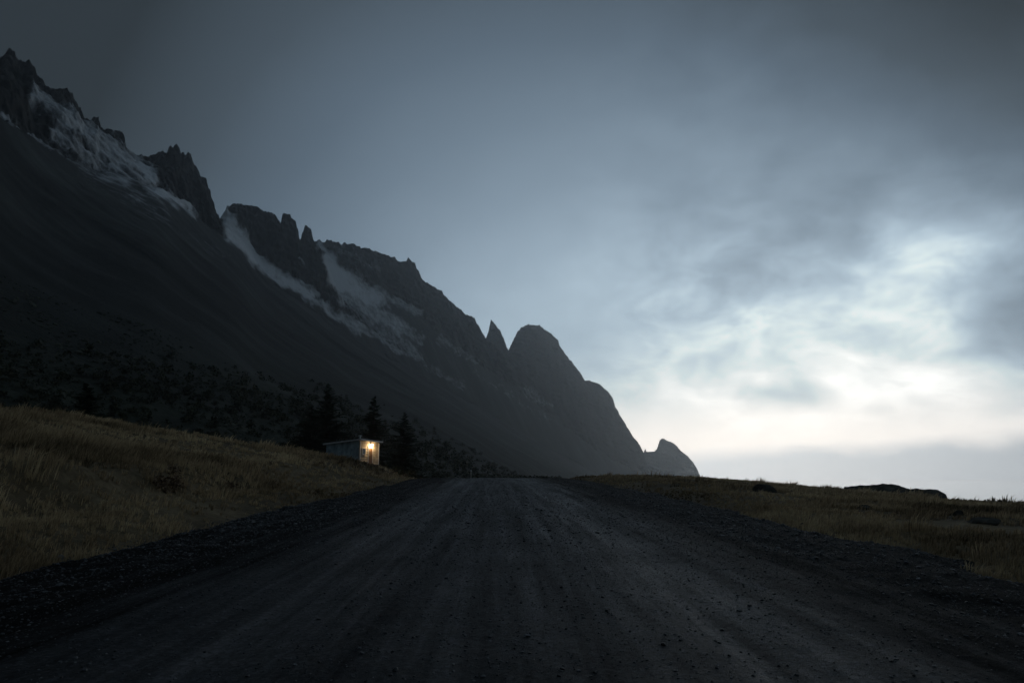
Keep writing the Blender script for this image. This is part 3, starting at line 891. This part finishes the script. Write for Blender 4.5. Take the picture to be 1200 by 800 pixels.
conifer(439, 463, 98, 'dark pointed conifer rising just behind the lit cabin', 1, 0.66)
conifer(385, 448, 112, 'tallest broad dark conifer behind the unlit left end of the cabin', 2, 0.8)
conifer(474, 482, 115, 'small bushy dark conifer to the right of the lit cabin, away from its wall', 3, 0.75)
conifer(365, 474, 104, 'lower bushy dark conifer left of the tallest one behind the cabin', 4, 0.95)
conifer(103, 449, 58, 'lone broad dark conifer on the grassy bank far left of the cabin', 5, 0.9)

# ------------------------------------------------------------------ cabin
M_BLUE = simple_mat('blue_boards', (0.25, 0.34, 0.38), 0.7, 0.5, 1.6)
M_CREAM = simple_mat('cream_boards', (0.33, 0.29, 0.22), 0.75, 0.4, 2.2)
M_ROOF = simple_mat('dark_roof', (0.035, 0.04, 0.045), 0.6, 0.3, 3)
M_TRIM = simple_mat('pale_trim', (0.42, 0.44, 0.46), 0.6, 0.15, 5)
M_DOOR = simple_mat('brown_door', (0.07, 0.04, 0.02), 0.6, 0.3, 7)
M_PIPE = simple_mat('zinc_pipe', (0.35, 0.36, 0.36), 0.5, 0.2, 9, 0.5)
M_GLASS, nt_, b_ = new_mat('dark_glass'); b_.inputs['Base Color'].default_value = (0.02, 0.025, 0.03, 1); b_.inputs['Roughness'].default_value = 0.08
M_FOUND = simple_mat('concrete', (0.2, 0.2, 0.19), 0.9, 0.25, 6)
M_BULB, nt_, b_ = new_mat('lamp_glow'); b_.inputs['Emission Color'].default_value = (1.0, 0.72, 0.40, 1); b_.inputs['Emission Strength'].default_value = 30

CD = 75.0
c0 = at(421, 542, CD)
gz0 = float(ground_z(c0[0], c0[1], False))
TH = R(38)             # long wall turns away to the left, end wall to the right
base_z = EYE + float(ray(421, 543)[1]) * CD
hut = empty('cabin', (c0[0], c0[1], base_z), 0)
az0 = math.atan2(c0[0], c0[1])
# local axes: x along the lit end wall (to the right and away), y along the long wall (to the left and away)
hut.rotation_euler = (0, 0, -az0 + (math.pi / 2 - TH))
tag(hut, 'small low blue and cream cabin with its end wall lit by a warm lamp', 'cabin')
W, L_, H1, H2 = 3.3, 4.5, 2.42, 2.05     # height at the lit end and at the far end


def lerp(a, b, t): return a + (b - a) * t


def topz(x, y): return lerp(H1, H2, y / L_) - 0.10 * x / W


# end wall (y=0 side, faces -y) and the rest of the walls, with lapped boards
mb = MB(); t = 0.12
nb = 9
for i in range(nb):
    z0, z1 = i * (H1 - .05) / nb, (i + 1) * (H1 - .05) / nb
    mb.add([(0, -0.032, z0), (W, -0.032, z0), (W, 0.012, z1), (0, 0.012, z1), (0, t, z0), (W, t, z0), (W, t, z1), (0, t, z1)],
           [(0, 1, 2, 3), (5, 4, 7, 6), (4, 5, 1, 0), (3, 2, 6, 7), (4, 0, 3, 7), (1, 5, 6, 2)])
mb.build('wall', M_CREAM, hut)
mb = MB()
for i in range(13):
    z0, z1 = i * (H2 - .02) / 13, (i + 1) * (H2 - .02) / 13
    mb.add([(-.030, 0.13, z0), (-.030, L_, z0), (-.006, L_, z1), (-.006, 0.13, z1), (t, 0.13, z0), (t, L_, z0), (t, L_, z1), (t, 0.13, z1)],
           [(1, 0, 3, 2), (4, 5, 6, 7), (0, 1, 5, 4), (2, 3, 7, 6), (0, 4, 7, 3), (5, 1, 2, 6)])
# wedge under the sloping eave
zt = H2 - .021
mb.add([(0.0, .13, zt), (0.0, L_, zt), (t, L_, zt), (t, .13, zt), (0.0, .13, topz(0, .13)), (0.0, L_, topz(0, L_)), (t, L_, topz(0, L_)), (t, .13, topz(0, .13))],
       [(0, 1, 2, 3), (4, 7, 6, 5), (1, 0, 4, 5), (2, 1, 5, 6), (3, 2, 6, 7), (0, 3, 7, 4)])
mb.box(t, L_ - t, 0, W, L_, H2 - 0.12); mb.box(W - t, t, 0, W, L_ - t, H2 - 0.12)
mb.build('wall', M_BLUE, hut)
ov = 0.28
mb = MB()
cs = [(-ov, -ov - .05), (W + ov, -ov - .05), (W + ov, L_ + ov), (-ov, L_ + ov)]
mb.add([(x, y, topz(x, y) + .012) for x, y in cs] + [(x, y, topz(x, y) + .13) for x, y in cs],
       [(0, 3, 2, 1), (4, 5, 6, 7), (0, 1, 5, 4), (1, 2, 6, 5), (2, 3, 7, 6), (3, 0, 4, 7)])
roof = mb.build('roof', M_ROOF, hut)
mb = MB()
for (x0, y0), (x1, y1), nx, ny in ((cs[0], cs[1], 0, -1), (cs[3], cs[0], -1, 0)):
    q = []
    for (x, y) in ((x0, y0), (x1, y1)):
        for dz in (-.01, .15):
            for o_ in (0.003, 0.03): q.append((x + nx * o_, y + ny * o_, topz(x, y) + dz))
    mb.add(q, [(1, 5, 7, 3), (4, 0, 2, 6), (2, 3, 7, 6), (0, 4, 5, 1), (0, 1, 3, 2), (5, 4, 6, 7)])
mb.build('fascia', M_TRIM, roof)
mb = MB(); mb.tube([(.55, .5, H1 - .05), (.55, .5, H1 + .5)], .11, 12); mb.tube([(.55, .5, H1 + .5), (.55, .5, H1 + .6)], [.2, .16], 12)
mb.build('vent_pipe', M_PIPE, roof, smooth=False)
# door, window, lamp on the lit wall
mb = MB(); mb.box(1.5, -.055, .05, 2.15, -.034, 1.72)
door = mb.build('door', M_DOOR, hut, bevel=.006)
mb = MB(); mb.tube([(1.58, -.058, .95), (1.58, -.11, .95), (1.68, -.11, .95)], .012, 6); mb.build('handle', M_PIPE, door)
mb = MB(); mb.box(1.42, -.062, .02, 1.498, -.032, 1.80); mb.box(2.152, -.062, .02, 2.23, -.032, 1.80); mb.box(1.42, -.064, 1.802, 2.23, -.032, 1.88)
mb.build('door_frame', M_TRIM, hut)
mb = MB()
for b4 in ((.35, .95, .95, 1.01), (.35, .95, 1.59, 1.65)): mb.box(b4[0], -.066, b4[2], b4[1], -.034, b4[3])
mb.box(.35, -.066, 1.011, .41, -.034, 1.589); mb.box(.89, -.066, 1.011, .95, -.034, 1.589)
win = mb.build('window', M_TRIM, hut)
mb = MB(); mb.box(.411, -.048, 1.012, .889, -.036, 1.588); mb.build('pane', M_GLASS, win)
mb = MB(); mb.box(-.034, -.06, -1.4, W + .03, -.0, -.002); mb.box(-.034, .002, -1.4, .1, L_, -.003); mb.box(.2, L_ - .2, -1.4, W, L_, -.004); mb.box(W - .2, .2, -1.4, W, L_ - .2, -.004)
mb.build('foundation', M_FOUND, hut)
mb = MB(); mb.box(1.75, -.10, 2.02, 1.91, -.032, 2.20); mb.tube([(1.83, -.1, 2.17), (1.83, -.22, 2.17)], .015, 6); mb.tube([(1.83, -.22, 2.19), (1.83, -.22, 2.12)], [.04, .13], 12)
lamp_mb = mb
mb = MB(); mb.box(-.05, -.062, 0, .09, -.033, H1 - .06); mb.build('corner_board', M_TRIM, hut)
mb = MB(); mb.box(W - .09, -.062, 0, W + .04, -.033, H1 - .16); mb.build('corner_board', M_TRIM, hut)
mb = MB(); mb.box(1.35, -.75, -.35, 2.3, -.065, -.04); mb.build('step', M_FOUND, hut)
mb = lamp_mb
lamp = mb.build('wall_lamp', M_PIPE, hut)
mb = MB(); mb.tube([(1.83, -.22, 2.11), (1.83, -.22, 2.07), (1.83, -.22, 1.99), (1.83, -.22, 1.955)], [.03, .065, .065, .02], 12)
mb.build('bulb', M_BULB, lamp, smooth=True)
ld = bpy.data.lights.new('porch_light', 'POINT'); ld.energy = 150; ld.color = (1.0, 0.66, 0.34); ld.shadow_soft_size = 0.05
lo = bpy.data.objects.new('porch_light', ld); col.objects.link(lo); lo.parent = hut; lo.location = (1.83, -.22, 1.87)

# ------------------------------------------------------------------ roadside post
M_POST = simple_mat('weathered_post', (0.34, 0.33, 0.29), 0.8, 0.2, 8)
pp = at(552, 552, 58); pz = float(ground_z(pp[0], pp[1]))
post = empty('marker_post', (pp[0], pp[1], pz - .1)); tag(post, 'thin pale marker post left of the road just at its crest', 'post')
mb = MB(); mb.tube([(0, 0, 0), (0, 0, .85)], .035, 8); mb.build('stake', M_POST, post)
mb = MB(); mb.tube([(0, 0, .853), (0, 0, .98)], .037, 8); mb.build('cap', M_TRIM, post)

# ------------------------------------------------------------------ haze
mb = MB(); ZT = max(float(max((v.co.z for v in o.data.vertices), default=0)) for o in bpy.data.objects if o.name in ('mountain', 'mountain_crag', 'mountain_ridge', 'headland'))
print('TOP', ZT)
mb.box(-4400, -4400, -28.5, 4400, 4400, ZT + 12)
M_HAZE = bpy.data.materials.new('haze_air'); M_HAZE.use_nodes = True
nt_ = M_HAZE.node_tree
for q in list(nt_.nodes):
    if q.type == 'BSDF_PRINCIPLED': nt_.nodes.remove(q)
pv = nt_.nodes.new('ShaderNodeVolumePrincipled'); pv.inputs['Color'].default_value = (0.86, 0.90, 0.94, 1)
pv.inputs['Density'].default_value = 0.00017; pv.inputs['Anisotropy'].default_value = 0.76
outn = [q for q in nt_.nodes if q.type == 'OUTPUT_MATERIAL'][0]
nt_.links.new(pv.outputs[0], outn.inputs['Volume'])
hz = mb.build('haze', M_HAZE); hz['kind'] = 'stuff'

# ------------------------------------------------------------------ sky
SUN_AZ, SUN_EL = R(22), R(5)
w = bpy.data.worlds.new('World'); scene.world = w; w.use_nodes = True
nt = w.node_tree; n = N(nt); bg = nt.nodes['Background']
tc = n.node('ShaderNodeTexCoord'); V0 = tc.outputs['Generated']
s3 = n.node('ShaderNodeSeparateXYZ'); nt.links.new(V0, s3.inputs[0])
DEG = 180 / math.pi
azn = n.m('MULTIPLY', n.m('ARCTAN2', s3.outputs[0], s3.outputs[1]), DEG)
eln = n.m('MULTIPLY', n.m('ARCSINE', s3.outputs[2]), DEG)
# cloud deck coordinates
den = n.m('ADD', n.m('MAXIMUM', s3.outputs[2], 0.0), 0.14)
cv = n.node('ShaderNodeCombineXYZ')
nt.links.new(n.m('DIVIDE', s3.outputs[0], den), cv.inputs[0]); nt.links.new(n.m('DIVIDE', s3.outputs[1], den), cv.inputs[1])
av = n.node('ShaderNodeCombineXYZ'); nt.links.new(n.m('MULTIPLY', azn, 0.05), av.inputs[0]); nt.links.new(n.m('MULTIPLY', eln, 0.082), av.inputs[1])
c1 = n.noise(cv.outputs[0], 0.75, 6, 0.52, 0.5)
sh_ = n.node('ShaderNodeVectorMath', operation='ADD'); nt.links.new(av.outputs[0], sh_.inputs[0]); sh_.inputs[1].default_value = (4.3, 2.6, 1.1)
c2 = n.noise(sh_.outputs[0], 1.5, 6, 0.52, 0.25)
c3 = n.noise(sh_.outputs[0], 4.0, 7, 0.6, 0.3)
da = n.m('SUBTRACT', azn, 22.0)
# brightness of the dusk overcast: broad fall-off from the glow in the west plus a few large cloud masses, with lens corner darkening put into the sky colour
W0 = [7.98, -21.88, 9.29, 13.7, 15.36, 8.82]
BL = [(1190, 390, 3.5, 5.0, 30, 4.06), (1080, 335, 4.6, 8.5, -35, -7.0), (1045, 365, 3.2, 2.6, 0, 4.0), (985, 425, 4, 2, 0, 3.0), (1000, 475, 17, 2.6, 0, -3.5), (860, 400, 6, 2.5, 10, -2.5), (1115, 270, 6, 3.5, 30, -4.5), (850, 310, 9, 6, 0, 2.4), (1000, 150, 9, 5, 0, -3.81), (745, 405, 7, 2.5, 0, 2.12),
      (1230, -20, 14, 12, 0, 13.5), (-20, -20, 15, 13, 0, 7.0), (1200, 385, 4, 4.5, 25, 8.0), (700, 400, 6, 4, 0, 3.5), (1030, 390, 2.5, 1.0, -20, 4), (1120, 225, 7, 3.0, 25, 3.0), (935, 465, 4.5, 1.1, -12, 8.0), (1010, 290, 5, 4, -30, 3.0), (1060, 265, 3, 3, -40, -3.5), (880, 440, 6, 1.2, 5, -2.0)]  # first two entries here are vignetting painted into the upper sky corners


def blob(px, py, sa, se, tilt, amt):
    a_, t_ = ray(px, py); a_ = float(a_) * DEG; e_ = math.degrees(math.atan(float(t_)))
    x_ = n.m('SUBTRACT', azn, a_); y_ = n.m('SUBTRACT', eln, e_)
    ct, st_ = math.cos(R(tilt)), math.sin(R(tilt))
    u_ = n.m('ADD', n.m('MULTIPLY', x_, ct / sa), n.m('MULTIPLY', y_, st_ / sa))
    v_ = n.m('ADD', n.m('MULTIPLY', x_, -st_ / se), n.m('MULTIPLY', y_, ct / se))
    r2 = n.m('ADD', n.m('MULTIPLY', u_, u_), n.m('MULTIPLY', v_, v_))
    return n.m('MULTIPLY', n.m('EXPONENT', n.m('MULTIPLY', r2, -1.0)), amt)


Ac = n.m('DIVIDE', n.m('MAXIMUM', n.m('MINIMUM', azn, 46.0), -44.0), 30.0)
Ec = n.m('DIVIDE', n.m('MAXIMUM', n.m('MINIMUM', eln, 38.0), 0.0), 30.0)
dd = n.m('ADD', n.m('MULTIPLY', Ac, W0[1]), n.m('MULTIPLY', Ec, W0[2]))
dd = n.m('ADD', dd, n.m('MULTIPLY', n.m('MULTIPLY', Ac, Ac), W0[3]))
dd = n.m('ADD', dd, n.m('MULTIPLY', n.m('MULTIPLY', Ac, Ec), W0[4]))
dd = n.m('ADD', dd, n.m('MULTIPLY', n.m('MULTIPLY', Ec, Ec), W0[5]))
dd = n.m('ADD', dd, W0[0] + 2.9)
for b5 in BL: dd = n.m('ADD', dd, blob(*b5))
dd = n.m('ADD', dd, n.maprange(n.m('ABSOLUTE', da), 45, 120, 0.0, 26.0, True))
up = n.maprange(eln, 38, 65, 0.0, 1.0, True)
dd = n.m('ADD', n.m('MULTIPLY', dd, n.m('SUBTRACT', 1.0, up)), n.m('MULTIPLY', up, 33.0))
near = n.m('MULTIPLY', n.maprange(azn, 0, 19, 0.15, 1.1, True), n.maprange(eln, 27, 13, 0.25, 1.0, True))
dd = n.m('ADD', dd, n.m('MULTIPLY', n.m('MULTIPLY', n.m('SUBTRACT', c2, 0.5), 14.0), near))
dd = n.m('ADD', dd, n.m('MULTIPLY', n.m('MULTIPLY', n.m('SUBTRACT', c3, 0.5), 24.0), near))
dd = n.m('ADD', dd, n.m('MULTIPLY', n.m('SUBTRACT', c1, 0.5), 4.0))
# the low sky is seen through the whole depth of the haze: it is that much brighter behind it
lift = n.ramp(n.m('DIVIDE', n.m('MAXIMUM', eln, 0.0), 60.0), [(0.0, 0.0), (6 / 60, 0.0), (12 / 60, 0.22), (18 / 60, 0.44), (24 / 60, 0.62), (31 / 60, 0.72), (38 / 60, 0.95), (1.0, 0.6)])
dd = n.m('ADD', dd, n.m('SUBTRACT', n.m('MULTIPLY', lift, 10.0), 0.8))
fac = n.m('DIVIDE', dd, 64.0, clamp=True)
HUE = [(0, (1.02, 1.0, 0.95)), (5, (1.0, 1.0, 0.965)), (10, (0.90, 1.03, 1.04)), (16, (0.81, 1.02, 1.18)), (24, (0.785, 1.025, 1.255)), (40, (0.74, 1.03, 1.36)), (64, (0.78, 1.03, 1.24))]
stops = []
for d_ in (0, 3, 6, 10, 14, 18, 23, 28, 34, 41, 50, 64):
    hu = [float(np.interp(d_, [h[0] for h in HUE], [h[1][k] for h in HUE])) for k in range(3)]
    stops.append((d_ / 64, tuple(math.exp(-d_ / 16) * k for k in hu)))
skyc = n.ramp(fac, stops)
# warm strip above the cloud bank, pale blue bank at the horizon
glow = n.m('MULTIPLY', n.maprange(eln, 7.0, 2.8, 0, 1, True), n.maprange(n.m('ABSOLUTE', da), 14, 40, 1.0, 0.0, True))
skyc = n.mix(n.m('MULTIPLY', glow, 0.75), skyc, (0.96, 0.875, 0.80))
edge_ = n.m('ADD', eln, n.m('ADD', n.m('MULTIPLY', n.m('SUBTRACT', c2, 0.5), 1.8), n.m('MULTIPLY', n.m('SUBTRACT', c3, 0.5), 2.4)))
edge_ = n.m('SUBTRACT', edge_, n.m('MULTIPLY', n.m('SUBTRACT', azn, 16.0), 0.05))
bank = n.maprange(edge_, 2.5, 0.7, 0, 1, True)
bankc = n.ramp(n.maprange(azn, 12, 40), [(0, (0.58, 0.62, 0.65)), (0.6, (0.40, 0.44, 0.475)), (1, (0.27, 0.30, 0.33))])
bank = n.m('MULTIPLY', bank, n.maprange(n.m('ABSOLUTE', da), 25, 50, 0.92, 0.0, True))
skyc = n.mix(bank, skyc, bankc)
# clear-air Nishita sky behind the cloud deck
ns = n.node('ShaderNodeTexSky'); ns.sky_type = 'NISHITA'; ns.sun_disc = False
ns.sun_elevation = SUN_EL; ns.sun_rotation = SUN_AZ
skyc = n.mix(1.0, skyc, n.mix(1.0, ns.outputs[0], (0.0008, 0.0010, 0.0011), 'MULTIPLY'), 'ADD')
nt.links.new(skyc, bg.inputs[0]); bg.inputs[1].default_value = 1.85

sd_ = bpy.data.lights.new('sun', 'SUN'); sd_.energy = 0.03; sd_.angle = R(35); sd_.color = (1.0, 0.93, 0.85)
so = bpy.data.objects.new('sun', sd_); col.objects.link(so)
dirv = Vector((math.sin(SUN_AZ) * math.cos(R(9)), math.cos(SUN_AZ) * math.cos(R(9)), math.sin(R(9))))
so.rotation_euler = (-dirv).to_track_quat('-Z', 'Y').to_euler()

# ------------------------------------------------------------------ render look
vs = scene.view_settings
vs.view_transform = 'Standard'; vs.look = 'None'; vs.exposure = 0; vs.gamma = 1; vs.use_curve_mapping = False
scene.cycles.use_denoising = True
scene.cycles.volume_bounces = 1
scene.cycles.max_bounces = 5
